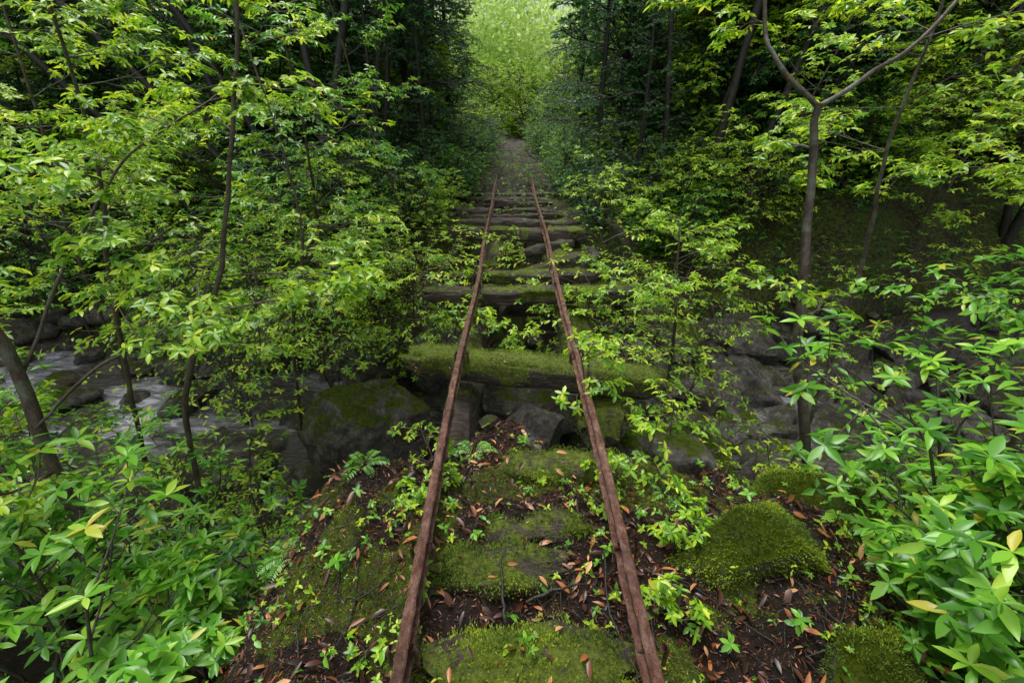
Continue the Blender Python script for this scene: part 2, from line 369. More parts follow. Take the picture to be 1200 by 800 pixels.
# ---------------------------------------------------------------- timbers
def timber(name,p0,p1,w,h,ex=4.,moss=.5,seed=0,rough=.03,fib=3500,top=True):
    p0=np.array(p0,float);p1=np.array(p1,float);L=np.linalg.norm(p1-p0);d=(p1-p0)/L;side=nrm(np.cross(d,UP));up=np.cross(side,d)
    n=max(12,int(L/.025));k=32;a=np.arange(k)*2*math.pi/k
    cx=np.sign(np.cos(a))*abs(np.cos(a))**(2/ex);cz=np.sign(np.sin(a))*abs(np.sin(a))**(2/ex)
    t=np.linspace(0,1,n)
    r=np.random.default_rng(seed+100);o=r.uniform(0,40,3)
    A,Tt=np.meshgrid(a,t);CX=np.broadcast_to(cx,A.shape)*w/2;CZ=np.broadcast_to(cz,A.shape)*h/2
    f=1+ (fbm(CX*9+o[0],Tt*L*1.6+o[1],CZ*9+o[2])-.5)*rough*24 +(fbm(CX*30+o[0],Tt*L*5,CZ*30+o[2])-.5)*rough*14
    f=f-.4*ss(.6,.7,fbm(CX*6+o[1],Tt*L*3+o[2],CZ*6+3))
    endf=1-.45*np.clip((np.maximum(.09/L-Tt,Tt-1+.09/L))/(.09/L),0,1)*fbm(CX*20,CZ*20,1)*1.6
    sag=(fbm(Tt*2+o[0],Tt*0)-.5)*.08
    v=p0+(d*(Tt*L)[...,None])+side*((CX*f*endf)[...,None])+up*((CZ*f*endf+sag)[...,None])
    v=v+d*(((fbm(CX*25+o[1],CZ*25,1)-.5)*.26*np.where(Tt<.5,-1,1)*(np.abs(Tt-.5)>.475))[...,None])
    m=MB();i=np.arange(n-1)[:,None]*k;j=np.arange(k)[None];j2=(j+1)%k
    q=np.stack([i+j,i+j2,i+k+j2,i+k+j],-1).reshape(-1,4)
    mossv=np.clip(moss+.45*np.sin(A)+(fbm(CX*6+o[0],Tt*L*4,CZ*6)-.5)*1.9-.22,0,1)
    m.add(v.reshape(-1,3),[q],0,mossv.ravel())
    for e in(0,n-1):
        ring=v[e];c=ring.mean(0)+d*(.01 if e else -.01);vv=np.vstack([ring,c]);fc=np.stack([np.arange(k),(np.arange(k)+1)%k,np.full(k,k)],-1)
        if e==0:fc=fc[:,::-1]
        m.add(vv,[fc],0,.1,False)
    if fib:
        wgt=(mossv*(np.sin(A)>-.2)).ravel()**2.5;wgt/=wgt.sum();id=R.choice(len(wgt),fib,p=wgt)
        P=v.reshape(-1,3)[id]+R.normal(0,.01,(fib,3));cc=np.broadcast_to(p0,(fib,3))+d*((P-p0)@d)[:,None]
        D=nrm(P-cc)+R.normal(0,.5,P.shape);vv=np.clip(.3*R.random(fib)+1.6*(fbm(P[:,0]*8,P[:,1]*8,P[:,2]*8)-.3),0,1)
        m.leaves(P,D,R.normal(size=P.shape),.013,.005,vv,0,1)
    return m.obj(name,[M_wood,M_mossf])
S='railway_sleeper'
timber(S,(-.72,2.80,-.15),(.97,2.50,-.17),.22,.18,4,.70,1,.02,fib=10000)
timber(S,(-.80,3.98,-.14),(1.13,3.92,-.12),.2,.14,5,.3,2,fib=3200)
timber(S,(-.62,4.42,-.14),(.93,4.50,-.13),.16,.11,5,.4,3,.04,fib=2200)
timber(S,(-.05,4.75,-.26),(.85,5.15,-.12),.14,.11,5,.3,4,.04,fib=1200)
timber(S,(-.75,5.35,-.5),(-.1,5.0,-.2),.14,.11,5,.3,24,.04,fib=900)
timber(S,(-.3,5.5,-.25),(.75,5.72,-.14),.14,.1,5,.2,25,.05,fib=600)
timber(S,(-.93,6.15,-.12),(1.0,6.12,-.12),.22,.15,5,.35,5,fib=1800)
timber(S,(-.9,6.6,-.10),(.95,6.62,-.12),.2,.14,5,.15,6,fib=700)
yy=7.0;k=0
while yy<12.5:
    dz=-.11-ro(0,.04)+.05*max(0,(yy-9.5)/2);sk_=ro(-.1,.1)
    timber(S,(-.72+ro(-.25,.22),yy,dz+ro(-.03,.03)),(.82+ro(-.25,.22),yy+sk_,dz+ro(-.03,.03)),ro(.13,.21),.13,5,ro(.0,.3),30+k,.04,fib=300)
    yy+=ro(.38,.62);k+=1
timber(S,(-.28,1.14,-.19),(.17,1.15,-.18),.17,.16,4,.55,7,.05,fib=4500)
timber(S,(-.26,.80,-.19),(.36,.79,-.19),.2,.16,4,.55,8,.05,fib=6000)
timber(S,(-.15,1.36,-.23),(.3,1.4,-.22),.16,.14,4,.5,9,.05,fib=3000)
timber(S,(-.05,1.78,-.26),(.62,1.7,-.24),.2,.2,4,.5,10,.05,fib=4000)
timber(S,(-.1,.35,-.18),(.5,.3,-.18),.2,.16,4,.6,11,fib=2000)
B='bridge_beam'
timber(B,(.60,2.2,-.44),(.52,6.2,-.30),.3,.25,3,.6,12,fib=12000)
timber(B,(-.36,1.7,-.52),(-.34,4.3,-.38),.22,.22,3,.2,13,fib=5000)
timber(B,(-.30,4.2,-.42),(-.2,6.2,-.28),.24,.24,3,.3,14,fib=3000)
timber(B,(-.75,5.0,-.62),(1.2,5.0,-.7),.28,.28,2.6,.2,15,fib=2000)
timber(B,(-.55,3.7,-.85),(-.0,5.2,-.6),.2,.2,2.6,.1,16,fib=500)

# rails
def rail(name,xa,xb,ya,yb,seed):
    prof=np.array([(-.028,0),(-.028,.008),(-.007,.016),(-.006,.05),(-.016,.056),(-.018,.070),(-.013,.076),(.013,.076),(.018,.070),(.016,.056),(.006,.05),(.007,.016),(.028,.008),(.028,0)])
    n=520;t=np.linspace(0,1,n);yv=ya+(yb-ya)*t**1.4;xv=xa+(xb-xa)*(yv-ya)/(yb-ya)+(fbm(yv*.45+seed,yv*0,1,2)-.5)*.08
    zv=-.045+(fbm(yv*.3+seed+5,yv*0,4,2)-.5)*.06-.06*ss(9.5,13.5,yv);k=len(prof)
    tilt=(fbm(yv*.4+seed,yv*0,7,2)-.5)*.4
    px=prof[None,:,0]*(1+.22*(vn(yv*50,yv*0)[:,None]-.5)+.16*(vn(yv*23+9,yv*0+np.float64(seed))[:,None]-.5))+tilt[:,None]*prof[None,:,1];v=np.stack([xv[:,None]+px,np.broadcast_to(yv[:,None],(n,k)),zv[:,None]+prof[None,:,1]+(fbm(yv*30,yv*0)[:,None]-.5)*.008],-1)
    i=np.arange(n-1)[:,None]*k;j=np.arange(k)[None];j2=(j+1)%k
    m=MB();m.add(v.reshape(-1,3),[np.stack([i+j,i+j2,i+k+j2,i+k+j],-1).reshape(-1,4)],0,.5,False)
    return m.obj(name,[M_rust])
rail('steel_rail',-.335,-.31,-1.5,16,1)
rail('steel_rail',.435,.42,-1.5,16,9)
m=MB()
for x in(-.335,.43):
    for y in(.79,1.15,2.63,3.95,4.45,6.14):
        for sx in(-.042,.042):
            m.tube([[x+sx,y,-.1],[x+sx,y,-.02],[x+sx*.7,y,-.005]],[.008,.008,.012],6)
m.obj('rail_spikes',[M_rust])

# ---------------------------------------------------------------- litter, moss, sticks
def scatter(n,x0,x1,y0,y1):
    x=R.uniform(x0,x1,n);y=R.uniform(y0,y1,n);return x,y,H(x,y)
m=MB();x,y,z=scatter(7500,-2.0,2.6,.1,2.3);k=R.random(len(x))>mask(x,y)*.7;x,y,z=x[k],y[k],z[k];n=len(x)
P=np.stack([x,y,z+R.uniform(.004,.03,n)],-1);D=R.normal(size=(n,3))*[1,1,.35];N=UP+R.normal(0,.45,(n,3))
L=R.uniform(.015,.07,n);m.leaves(P,D,N,L,L*R.uniform(.2,.42,n),R.random(n)**1.8,1,0,.4)
x,y,z=scatter(55000,-1.9,2.6,.1,2.3);n=len(x);P=np.stack([x,y,z+.004],-1);L=R.uniform(.006,.026,n)
m.leaves(P,R.normal(size=(n,3))*[1,1,.3],UP+R.normal(0,.5,(n,3)),L,L*.3,R.random(n)**1.7*.7,0,0,.2)
x,y,z=scatter(7000,-3,3,6.0,20);n=len(x);P=np.stack([x,y,z+.01],-1);L=R.uniform(.03,.09,n)
m.leaves(P,R.normal(size=(n,3))*[1,1,.25],UP+R.normal(0,.35,(n,3)),L,L*.4,R.random(n)*.8,0,0,.2)
n=700;x=R.uniform(-.7,.95,n);yk=R.choice([.79,1.14,1.38,1.73,2.64,3.95,4.45,6.13],n);L=R.uniform(.02,.06,n)
P=np.stack([x,yk+R.normal(0,.05,n),-.085+R.uniform(0,.012,n)],-1);k=(yk>2)|(np.abs(x-.05)<.3);k&=R.random(n)<.4
m.leaves(P[k],R.normal(size=(k.sum(),3))*[1,1,.2],UP+R.normal(0,.3,(k.sum(),3)),L[k],L[k]*.35,R.random(k.sum()),1,0,.3)
m.obj('fallen_leaves',[M_fal])
m=MB();x,y,z=scatter(400000,-2.2,2.8,.1,2.6);k=R.random(len(x))<(mask(x,y)**1.5)*(z>-1.4);x,y,z=x[k],y[k],z[k];n=len(x)
m.leaves(np.stack([x,y,z-.002],-1),UP*.6+R.normal(0,.6,(n,3)),R.normal(size=(n,3)),R.uniform(.006,.015,n),.004,np.clip(.4*R.random(n)+1.5*(fbm(x*9,y*9)-.3),0,1),0,0)
m.obj('moss_carpet',[M_mossf])
m=MB()
for k in range(300):
    x=ro(-1.2,1.9);y=ro(.4,2.0);a=ro(0,6.3);L=ro(.06,.4);p=[];b=ro(-.3,.3)
    for t in np.linspace(-.5,.5,7):
        px=x+math.cos(a+b*t)*L*t;py=y+math.sin(a+b*t)*L*t;p.append([px,py,float(H(px,py))+.012+ro(0,.01)])
    m.tube(p,np.linspace(1,.5,7)*ro(.0012,.004),5)
for p,r in(([(-.02,.92,-.1),(-.03,.98,-.08),(-.045,1.12,-.08),(-.035,1.18,-.08)],.007),([(.05,.98,-.08),(.16,1.0,-.04),(.27,1.04,-.07),(.34,1.02,-.09)],.006),([(.36,1.2,-.1),(.33,.95,-.07),(.38,.75,-.08),(.34,.6,-.1)],.004)):
    m.tube(crom(p,12)+R.normal(0,.003,(12,3)),np.linspace(r,r*.5,12),6)
m.obj('fallen_sticks',[M_barkd])

# ---------------------------------------------------------------- ferns and herbs
def fern(m,p,n,L,lean=.5):
    for i in range(n):
        a=2*math.pi*i/n+ro(-.3,.3);d=np.array([math.cos(a),math.sin(a),0]);l=L*ro(.7,1.1)
        t=np.linspace(0,1,16);P=np.array(p)+d*(t*l)[:,None]*.85+UP*((t*.75-t*t*.75)*l*1.1)[:,None]
        m.tube(P,np.linspace(.002,.0007,16),3)
        Q=np.repeat(P[2:],2,0);sd=np.cross(d,UP);sg=np.tile([1,-1],14);tt=np.repeat(t[2:],2)
        D=sd*sg[:,None]*.95+d*.35+R.normal(0,.06,(28,3));LL=l*.24*np.sin(np.clip(tt,0.05,1)*2.7)**.8
        m.leaves(Q,D,np.broadcast_to(UP,(28,3)),LL,LL*.26,.3+.6*R.random(28),1,1,.15)
for (x,y,L,n) in[(-.9,.5,.18,8),(-.95,1.3,.17,7),(.75,1.6,.15,7),(.85,1.95,.2,7),(-.75,1.75,.15,6),(.95,.6,.12,6),(-.2,1.85,.14,6),(1.7,.6,.2,7),(-1.3,2.0,.2,7)]:
    m=MB();fern(m,(x,y,float(H(x,y))),n,L);m.obj('fern',[M_bark,M_mid])
def herbs(name,N,fn,mats,lf,lod=1,h=(.02,.09),zm=-1.3):
    m=MB()
    for k in range(N):
        x,y=fn(k);z=float(H(x,y))
        if z<zm:continue
        hh=ro(*h);tip=np.array([x+R.normal(0,.02),y+R.normal(0,.02),z+hh]);m.tube([[x,y,z-.01],tip],[.0014,.001],3)
        s_=ro(*lf);m.tips.append((tip,nrm(UP+R.normal(0,.3,3)),int(R.integers(2,7)),s_))
        if R.random()<.4:m.tips.append((tip-UP*hh*.4,nrm(UP+R.normal(0,.3,3)),int(R.integers(2,4)),s_*1.1))
    m.flush(lod,1,.5,(-.1,.5));return m.obj(name,mats)
cl=[(ro(-1.1,1.8),ro(.4,2.1)) for k in range(34)]+[(.44,1.3),(.45,1.0),(-.34,1.2),(-.36,.9),(.7,1.4),(.75,1.1),(.6,.7),(-.4,1.6),(-.45,1.4),(.5,1.6),(.3,1.5),(.1,1.6)]
def fh(k):
    c=cl[int(R.integers(0,len(cl)))];return c[0]+R.normal(0,.08),c[1]+R.normal(0,.08)
herbs('forest_herbs',560,fh,[M_bark,M_yel],(.008,.030))
herbs('forest_herbs',220,lambda k:(ro(-1.2,1.9),ro(.4,2.2)),[M_bark,M_rho],(.012,.045))
herbs('ground_cover_plants',4200,lambda k:((1 if k%2 else -1)*ro(1.0,9),ro(5.3,10)),[M_bark,M_mid],(.04,.09),0,(.05,.3),-1.65)
herbs('ground_cover_plants',900,lambda k:(R.normal(0,.9),ro(6,13)),[M_bark,M_rho],(.02,.05),0,(.02,.12))
herbs('ground_cover_plants',1100,lambda k:((1 if k%2 else -1)*ro(1.2,6),ro(.0,2.8)),[M_bark,M_mid],(.04,.08),0,(.05,.25),-1.6)

# ---------------------------------------------------------------- shrubs
def shrub(name,root,stems,q,lean=(0,0),spread=.5,L=.6,r=.012,mats=None,lod=2,wr=.34,e=(.0,.6)):
    m=MB();z=float(H(root[0],root[1]))-.04 if len(root)<3 else root[2]
    for k in range(stems):
        a=ro(0,6.283);d=np.array([math.cos(a)*spread*ro(.3,1)+lean[0],math.sin(a)*spread*ro(.3,1)+lean[1],1.])
        m.grow([root[0]+ro(-.06,.06),root[1]+ro(-.06,.06),z],d,L*ro(.75,1.15),r*ro(.8,1.2),0,q)
    m.flush(lod,1,wr,e);return m.obj(name,mats)
RH=dict(lv=2,nc=[5,4],trop=[.05,.10,.08],ratio=.52,leaf=.10,nw=6,ns=3,flat=.8,wig=.16,t0=.3)
RM=[M_bark,M_rho]
for x,y,st,L,lf,sp_ in[(-1.7,.65,4,1.15,.10,.55),(-1.45,1.15,4,.75,.08,.5),(-2.3,1.2,6,1.2,.09,.5),(-1.15,.5,3,.5,.085,.5),(-2.0,1.9,4,1.0,.075,.5),(-3.0,1.9,6,1.4,.09,.6),(-1.2,1.0,3,.4,.065,.5),(-.95,.35,2,.3,.075,.4),
   (1.85,.7,6,1.15,.09,.45),(2.1,1.25,7,1.4,.085,.5),(1.4,.40,3,.4,.07,.4),(2.5,2.0,6,1.25,.08,.5),(1.75,1.0,5,.7,.075,.45),(2.9,1.5,6,1.6,.09,.5),(1.65,.65,4,.5,.07,.4),(2.0,1.6,5,.9,.07,.5),(1.95,.35,6,1.35,.095,.5)]:
    shrub('rhododendron_shrub',(x,y),st,dict(RH,leaf=lf),(0,0),sp_,L,.010,RM)
SP=dict(lv=2,nc=[7,5],trop=[.06,.0,-.02],ratio=.52,leaf=.055,nw=4,ns=7,flat=.35,wig=.13,t0=.2)
SM=[M_bark,M_yel];SR=[M_bark,M_rho]
def sap(x,y,st,L,leaf=.055,lean=(0,0),z=None,q=SP,sp=.45,wr=.42,mats=SM,r=.008):
    shrub('leafy_sapling',(x,y) if z is None else (x,y,z),st,dict(q,leaf=leaf),lean,sp,L,r,mats,1,wr,(-.1,.5))
S4=dict(SP,nc=[4,3],ns=5)
sap(.52,2.0,2,.42,.05,q=S4);sap(.75,1.9,3,.5,.05,q=S4);sap(1.0,2.15,4,.8,.05,q=S4);sap(1.3,2.5,4,.95,.055,q=S4)
sap(.42,2.2,2,.5,.055,z=-.25,q=S4);sap(.38,1.62,2,.22,.04,q=S4);sap(.62,1.35,2,.2,.04,q=S4);sap(-.42,1.95,2,.3,.04,q=S4);sap(-.5,1.5,2,.15,.04,q=S4);sap(.55,1.0,2,.16,.035,q=S4);sap(-.28,1.55,2,.15,.035,q=S4)
sap(.5,3.0,2,.3,.05,z=-.3,q=S4);sap(.1,3.3,2,.3,.045,z=-.4,q=S4);sap(-.25,3.5,3,.32,.05,z=-.35,q=S4);sap(-.1,5.3,3,.4,.05,z=-.3,q=S4);sap(.65,3.7,3,.35,.05,z=-.3,q=S4);sap(.1,4.2,2,.3,.04,z=-.35,q=S4);sap(-.5,4.3,3,.4,.05,z=-.4,q=S4);sap(.75,4.6,3,.4,.05,z=-.35,q=S4)
sap(.95,3.0,4,.7,.055,z=-.9,q=S4);sap(-.55,3.9,3,.5,.05,z=-.6,q=S4)
sap(1.5,3.2,4,1.3,.055,q=S4);sap(1.65,4.1,5,1.7,.06,q=S4);sap(1.35,4.5,6,1.8,.06,z=-1.6);sap(2.6,2.2,5,1.2,.06,q=S4);sap(2.2,2.9,4,1.2,.055,q=S4)
sap(-1.1,5.4,7,1.6,.06);sap(-1.9,2.3,4,.9,.05,q=S4);sap(-2.6,2.5,5,1.3,.06,q=S4);sap(-3.4,2.6,6,1.6,.07,mats=SR);sap(-2.3,5.6,7,1.9,.06);sap(-1.5,2.0,3,.6,.045,q=S4);sap(-2.3,2.7,5,1.1,.055,q=S4)
sap(1.5,5.9,7,1.2,.055);sap(2.6,7.2,7,1.1,.06,mats=SR);sap(3.8,7.4,8,1.4,.06);sap(-3.6,5.6,8,2.,.06,mats=SR);sap(-1.3,6.1,6,1.1,.05);sap(1.15,6.5,5,.8,.05);sap(-1.15,6.9,5,.8,.05)
sap(5.4,7.8,8,1.6,.07,mats=SR);sap(-4.9,2.6,7,1.9,.07);sap(5.0,2.0,7,1.6,.07);sap(-1.1,4.6,5,1.6,.055,z=-1.3);sap(-2.1,4.4,6,1.8,.055,z=-1.6);sap(-2.9,4.0,5,1.9,.06,z=-1.7)
sap(2.6,5.5,4,1.0,.055,z=-1.5,q=S4);sap(4.2,6.2,4,1.1,.055,z=-1.3,q=S4);sap(5.6,5.9,5,1.2,.06,z=-1.4,q=S4);sap(3.9,4.6,4,1.,.055,z=-1.8,q=S4)

# trees with explicit trunks
def tree(name,paths,nb,bl,q,mats,lod=1,wr=.42,t0=.3,bdir=None,extra=None):
    m=MB()
    for (pts,r0,r1) in paths:
        P=crom(pts,30);P=P+(fbm(P[:,0:1]*3+np.array([[0,9,4]]),P[:,2:3]*4,P[:,1:2])-.5)*.05
        m.tube(P,np.linspace(r0,r1,30)*(1+.18*(fbm(np.arange(30)*.6,np.zeros(30))-.5)*2),8)
        for k in range(nb):
            t=t0+(1-t0)*(k+ro(0,1))/nb;i=min(int(t*29),28);a=ro(0,6.283)
            d=np.array([math.cos(a),math.sin(a),ro(-.05,.45)])
            if bdir is not None:d=d*.75+np.array(bdir)
            m.grow(P[i],d,bl*ro(.6,1.2)*(1.2-.5*t),max(r1*.5,.004),0,q)
    m.flush(lod,1,wr,(-.1,.5));return m.obj(name,mats)
BR=dict(lv=2,nc=[5,4],trop=[.02,.0,-.02],ratio=.48,leaf=.06,nw=4,ns=6,flat=.3,wig=.12,t0=.15)
tree('slender_tree',[([(1.95,2.05,-1.0),(1.80,2.25,-.3),(1.70,2.39,.2),(1.66,2.59,.9),(1.62,2.71,1.456)],.032,.02),
  ([(1.62,2.71,1.44),(1.40,2.82,1.64),(1.33,2.96,1.93),(1.2,3.1,2.8)],.015,.007),([(1.62,2.71,1.44),(1.88,2.78,1.58),(2.18,2.8,1.84),(2.6,3.,2.6)],.015,.007)],4,.5,dict(BR,leaf=.05),[M_bark,M_yel],t0=.5)
tree('leaning_tree',[([(-2.05,1.5,-1.1),(-2.15,1.6,-.5),(-2.23,1.68,-.08),(-2.27,1.79,.56),(-2.5,1.8,1.5),(-2.9,1.9,2.6)],.034,.018),
   ([(-2.23,1.7,.1),(-1.95,1.9,.35),(-1.5,2.15,.5),(-.95,2.35,.52)],.009,.004),([(-2.26,1.75,.3),(-2.1,2.1,.8),(-1.9,2.4,1.2),(-1.6,2.8,1.5)],.009,.004)],7,.5,dict(BR,leaf=.055),[M_bark,M_yel],t0=.35)
for pts,nb,bl,lf,mt,t0,bd in[
 ([(-2.15,2.2,-1.3),(-2.0,2.3,-.17),(-1.75,2.5,.45),(-1.63,2.64,.9),(-1.4,2.84,1.91),(-1.3,2.9,2.8)],16,.8,.055,M_yel,.35,None),
 ([(-2.15,3.7,-1.5),(-2.0,3.7,-.4),(-1.8,3.8,.3),(-1.8,3.9,.9),(-2.0,4.0,2.2)],15,.85,.055,M_yel,.35,(.3,0,0)),
 ([(-3.2,3.0,-1.4),(-3.0,3.2,.2),(-2.8,3.3,1.2),(-2.6,3.2,2.6)],20,1.0,.06,M_yel,.35,None),
 ([(-2.4,5.6,-.9),(-2.2,5.2,.3),(-2.0,4.8,1.2),(-1.9,4.5,2.4)],20,1.1,.06,M_rho,.15,None),
 ([(-4.6,4.6,-1.6),(-4.4,4.5,.3),(-4.1,4.4,1.4),(-4.,4.5,3.)],20,1.2,.065,M_yel,.25,None),
 ([(-5.8,5.6,-1.4),(-5.6,5.4,.3),(-5.3,5.4,1.8),(-5.,5.5,3.4)],20,1.3,.07,M_rho,.15,None),
 ([(-3.6,1.6,-1.2),(-3.5,1.7,.2),(-3.5,1.8,1.2),(-3.4,2.,2.6)],20,1.0,.065,M_yel,.2,None),
 ([(-1.4,6.2,-.5),(-1.5,6.,.5),(-1.7,5.8,1.4),(-1.9,5.6,2.8)],14,.8,.055,M_rho,.15,None),
 ([(1.6,3.9,-1.5),(1.55,3.9,-.4),(1.5,4.0,.1),(1.5,4.1,.6)],9,.7,.055,M_yel,.5,(.1,0,0)),
 ([(4.1,2.9,-1.3),(4.0,3.0,.3),(3.8,3.1,1.4),(3.6,3.2,2.6)],20,1.0,.065,M_yel,.38,None),
 ([(3.4,7.2,-.8),(3.6,7.,.5),(3.8,6.6,1.4),(4.0,6.3,2.8)],20,1.1,.06,M_yel,.25,None),
 ([(5.9,6.6,-1.2),(5.9,6.4,.5),(5.7,6.0,1.6),(5.4,5.6,3.)],24,1.2,.065,M_yel,.25,None),
 ([(3.1,1.7,-1.2),(3.1,1.8,.2),(3.0,1.9,1.2),(3.0,2.,2.6)],18,.9,.065,M_rho,.3,None),
 ([(2.6,3.2,-1.6),(2.65,3.3,.2),(2.6,3.4,1.2),(2.7,3.5,2.6)],12,.8,.055,M_yel,.55,None),
 ([(6.6,7.4,-.4),(6.4,7.0,1),(6.3,6.6,2.),(6.2,6.4,3.6)],24,1.4,.07,M_yel,.1,None)]:
    tree('understory_tree',[(pts,.020,.008)],nb,bl,dict(BR,leaf=lf),[M_bark,mt],lod=1,t0=t0,bdir=bd)
BG=dict(lv=2,nc=[5,4],trop=[.02,.0,-.02],ratio=.48,leaf=.08,nw=4,ns=6,flat=.4,wig=.15,t0=.3)
for base,top,r in[((-3.1,7.6),(-2.3,7.8),.08),((-3.0,7.9),(-3.2,8.2),.08),((-3.3,7.5),(-4.6,7.4),.06),((-3.5,7.3),(-6.0,7.0),.06),((-4.6,7.2),(-7.0,6.8),.06),((-2.7,8.2),(-1.9,8.4),.07),((-4.2,7.9),(-4.9,8.),.07),((-5.6,7.2),(-8.4,7.),.06),((-2.2,8.8),(-2.1,9.),.06),
   ((3.2,8.0),(3.5,8.0),.08),((3.5,7.8),(4.5,7.8),.07),((2.6,8.4),(2.4,8.6),.06),((4.2,8.2),(5.6,8.),.06),((4.9,8.2),(5.2,8.),.06),((3.0,8.6),(4.0,8.6),.06),((6.2,8.4),(7.4,8.),.07)]:
    z0=float(H(*base))-.2;bx,by=base;tx,ty=top;k=1.9
    tree('evergreen_tree',[([(bx,by,z0),(bx+(tx-bx)*.35+ro(-.1,.1),by,.7),(tx+ro(-.1,.1),ty,2.9),(bx+(tx-bx)*k,ty,5.2),(bx+(tx-bx)*2.3,ty,7)],r,r*.4)],9,1.3,BG,[M_barkd,M_mid],lod=0,t0=.5)

# ---------------------------------------------------------------- background instanced
def bush_mesh(seed,leaf,mats,stems=9,L=1.3,nc=(7,6),ns=8,flat=.5,wr=.45,spread=.8):
    m=MB();q=dict(lv=2,nc=list(nc),trop=[.06,.03,-.05],ratio=.5,leaf=leaf,nw=5,ns=ns,flat=flat,wig=.15,t0=.12,minr=.003)
    for k in range(stems):
        a=2*math.pi*k/stems+ro(-.3,.3);s_=spread*ro(.2,1);m.grow([ro(-.15,.15),ro(-.15,.15),-.1],[math.cos(a)*s_,math.sin(a)*s_,1],L*ro(.7,1.2),.018,0,q)
    m.flush(0,1,wr,(-.2,.5));return m.obj('b',mats,False)
bush=[bush_mesh(0,.06,[M_barkd,M_mid],12),bush_mesh(1,.045,[M_barkd,M_drk],12,ns=12),bush_mesh(2,.07,[M_barkd,M_yel],11),bush_mesh(3,.055,[M_barkd,M_mid],13,spread=1.2),bush_mesh(4,.06,[M_barkd,M_rho],12,spread=1.)]
def tree_mesh(Ht,leaf,mats,stems,crown,nb=16,lean=.15,bl=1.6,r0=.085,nc=(6,5)):
    m=MB();q=dict(lv=2,nc=list(nc),trop=[.04,.0,-.06],ratio=.5,leaf=leaf,nw=5,ns=8,flat=.5,wig=.15,t0=.2,minr=.004)
    for k in range(stems):
        a=ro(0,6.3);l=lean*Ht*ro(.3,1);e=np.array([math.cos(a)*l,math.sin(a)*l,Ht*ro(.8,1)])
        b=np.array([ro(-.25,.25),ro(-.25,.25),-.3])
        P=crom([b,b+(e-b)*.3+R.normal(0,.12,3),b+(e-b)*.65+R.normal(0,.2,3),e],20)
        m.tube(P,np.linspace(r0,r0*.3,20)*ro(.7,1.1),7)
        for i in range(nb):
            t=crown+(1-crown)*(i+ro(0,1))/nb;j=min(int(t*19),18);a=ro(0,6.3)
            m.grow(P[j],[math.cos(a),math.sin(a),ro(0,.6)],bl*ro(.6,1.1),.02,0,q)
    m.flush(0,1,.5,(-.2,.5));return m.obj('t',mats,False)
trees=[tree_mesh(8,.10,[M_barkd,M_mid],2,.25,16),tree_mesh(9,.10,[M_barkd,M_drk],3,.3,12),tree_mesh(6.5,.09,[M_barkd,M_yel],2,.2,14)]
thick=[tree_mesh(3.8,.075,[M_barkd,M_mid],4,.05,14,.2,1.1,.03),tree_mesh(3.4,.07,[M_barkd,M_yel],3,.05,14,.25,1.1,.03),tree_mesh(4.2,.06,[M_barkd,M_drk],4,.05,14,.2,1.1,.03,(7,6)),tree_mesh(3.6,.07,[M_barkd,M_rho],4,.05,13,.25,1.1,.03)]
def cedar_mesh(Ht,leaf):
    m=MB();P=crom([(0,0,-.3),(.1,.05,Ht*.5),(0,0,Ht)],16);m.tube(P,np.linspace(.09,.02,16),7)
    q=dict(lv=2,nc=[8,4],trop=[-.05,-.06,-.08],ratio=.42,leaf=leaf,nw=4,ns=12,flat=.6,wig=.1,t0=.15,minr=.004)
    for i in range(26):
        t=.08+.9*i/26;j=int(t*15);a=i*2.4+ro(-.3,.3);m.grow(P[j],[math.cos(a),math.sin(a),.25],1.7*(1.1-.7*t)*ro(.8,1.1),.014,0,q)
    m.flush(0,1,.32,(-.2,.5));return m.obj('c',[M_barkd,M_drk],False)
cedar=cedar_mesh(6,.055)
for k in range(130):
    sd=-1 if k%2 else 1;y=6.5+ (k/130)*13;x=sd*(1.25+R.random()**1.3*(1.3+.4*(y-6)))
    if y>9:x=sd*(.90+R.random()**1.5*3)
    if x>1.9 and y<7.2:continue
    place(bush[int(R.choice([0,1,1,3,4]))],'evergreen_shrub',(x,y,float(H(x,y))),ro(0,6.3),ro(.5,.85) if y<9 else ro(.4,.75))
for k in range(120):
    sd=-1 if k%2 else 1;x=sd*ro(2.2,13);y=ro(5.9,14) if abs(x)<8 else ro(0,14)
    if abs(y-float(yc(x)))<float(hw(x))+(.4 if x<0 else .9):continue
    place(bush[int(R.integers(0,5))],'evergreen_shrub',(x,y,float(H(x,y))),ro(0,6.3),ro(.7,1.2))
for k in range(95):
    sd=-1 if k%2 else 1;y=ro(8.8,20);x=sd*(2.3+R.random()*(y*.9))
    if k>70:x=sd*ro(7,14);y=ro(1,9)
    if abs(y-float(yc(x)))<float(hw(x))+.2:continue
    place(thick[int(R.choice([0,0,1,2,3,2] if sd>0 else [0,1,1,2,3,3]))],'thicket_tree',(x,y,float(H(x,y))),ro(0,6.3),ro(.8,1.25))
for x,y,s_ in[(-1.55,8.6,.6),(-2.1,7.9,.6),(1.7,9.4,.65),(2.1,8.2,.55),(-3.6,10,.9),(2.0,12,.9),(-1.9,12.5,.9),(-5.2,9.5,.8),(4.2,10,.9),(1.9,15,1.),(-1.9,15,1.),(-1.7,10.5,.7),(2.2,18,1.1),(-2.5,18,1.1)]:
    place(cedar,'conifer_tree',(x,y,float(H(x,y))),ro(0,6.3),s_)
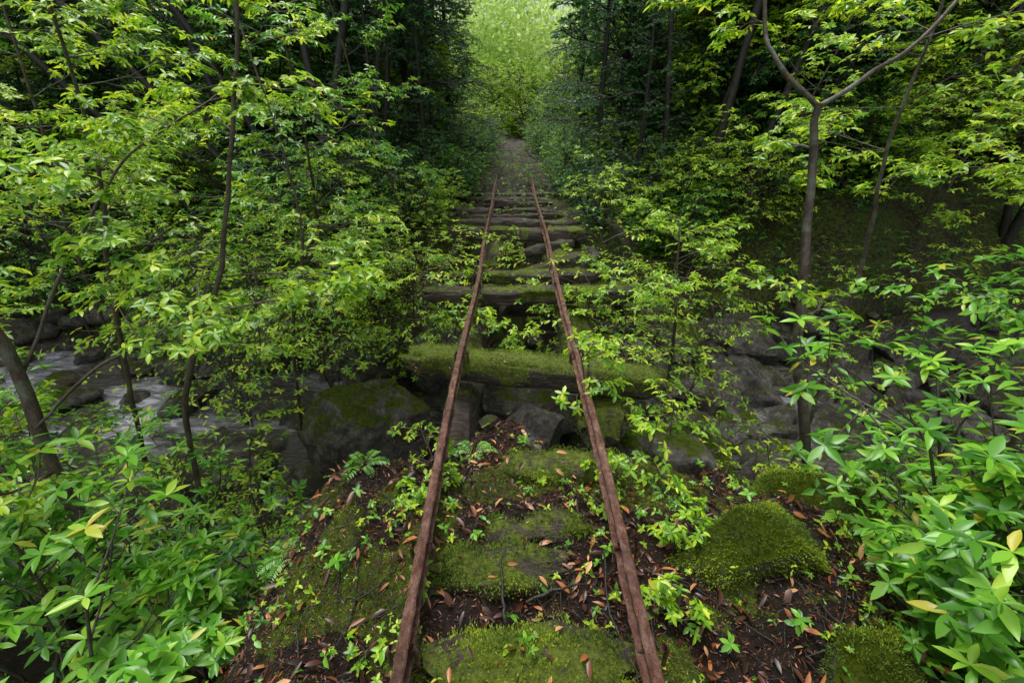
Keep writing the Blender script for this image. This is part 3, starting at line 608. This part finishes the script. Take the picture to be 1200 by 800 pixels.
for x,y,t,s_ in[(-3.3,9.6,1,1.),(-4.9,9.2,0,1.),(-1.9,10.5,1,1.),(4.0,9.6,1,1.),(5.6,9.,0,.9),(2.4,10.6,1,1.),(6.4,9.6,1,1.),(-6.4,9.6,0,1),(-8,7.5,2,1),(8,7.5,0,1)]:
    place(trees[t],'evergreen_tree',(x,y,float(H(x,y))),ro(0,6.3),s_,(ro(-.1,.1),ro(-.15,.15)))
for k in range(70):
    sd=-1 if k%2 else 1;y=ro(11,36);x=sd*(2.2+R.random()*18)
    if y>17:x=sd*ro(4.8,20)
    place(trees[int(R.choice([0,1,0,2]))],'evergreen_tree',(x,y,float(H(x,y))),ro(0,6.3),ro(.8,1.25),(ro(-.1,.1),ro(-.1,.1)))
for k in range(10):
    a=ro(0,6.3);x=math.cos(a)*ro(6,12);y=-abs(math.sin(a))*12-5
    place(trees[int(R.integers(0,3))],'evergreen_tree',(x,y,float(H(x,y))),ro(0,6.3),ro(.8,1.2))
for k in range(26):
    x=ro(-3.8,3.8);y=ro(22,32)
    place(bush[2] if k%3 else thick[1],'bright_shrub',(x,y,float(H(x,y))),ro(0,6.3),ro(.8,1.2))
# distant forest mass
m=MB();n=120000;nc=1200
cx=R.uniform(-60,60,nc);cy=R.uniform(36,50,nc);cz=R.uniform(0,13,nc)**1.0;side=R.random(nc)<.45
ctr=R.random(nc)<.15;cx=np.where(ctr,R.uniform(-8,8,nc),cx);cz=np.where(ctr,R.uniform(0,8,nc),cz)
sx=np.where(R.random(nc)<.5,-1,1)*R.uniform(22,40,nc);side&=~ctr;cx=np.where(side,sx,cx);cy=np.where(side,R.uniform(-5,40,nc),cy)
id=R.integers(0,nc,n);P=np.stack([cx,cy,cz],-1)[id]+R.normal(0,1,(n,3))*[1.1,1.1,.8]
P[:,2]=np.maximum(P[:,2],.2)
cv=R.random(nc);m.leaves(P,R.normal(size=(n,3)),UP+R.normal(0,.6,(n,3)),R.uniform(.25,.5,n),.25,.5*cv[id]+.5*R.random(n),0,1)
for k in range(120):
    x,y=cx[k],cy[k]
    if abs(x)<9:continue
    z=float(H(x,y));m.tube([[x,y,z-.5],[x+ro(-.5,.5),y,z+6],[x+ro(-1,1),y,z+12]],[.2,.14,.05],6)
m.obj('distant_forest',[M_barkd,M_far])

# ---------------------------------------------------------------- light, camera
w=bpy.data.worlds.new('World');bpy.context.scene.world=w;w.use_nodes=True;nt=w.node_tree
bg=nt.nodes['Background'];sk=nt.nodes.new('ShaderNodeTexSky');sk.sky_type='NISHITA';sk.sun_disc=False
sk.sun_elevation=math.radians(68);sk.sun_rotation=math.radians(200);sk.dust_density=3
hs=nt.nodes.new('ShaderNodeHueSaturation');hs.inputs['Saturation'].default_value=.45
nt.links.new(sk.outputs[0],hs.inputs['Color']);nt.links.new(hs.outputs[0],bg.inputs[0]);bg.inputs[1].default_value=.15
l=bpy.data.lights.new('sun','SUN');l.energy=4.4;l.angle=math.radians(28);l.color=(1,.985,.96)
o=bpy.data.objects.new('sun',l);bpy.context.scene.collection.objects.link(o)
o.rotation_euler=(math.radians(-20),math.radians(-10),0)
c=bpy.data.cameras.new('camera');c.lens=16;c.sensor_width=36;c.clip_start=.02;c.clip_end=1000
co=bpy.data.objects.new('camera',c);bpy.context.scene.collection.objects.link(co)
co.location=(0,0,1.456);co.rotation_euler=(math.radians(62.3),0,0);bpy.context.scene.camera=co
s=bpy.context.scene;s.view_settings.view_transform='Standard';s.view_settings.look='None';s.view_settings.exposure=0
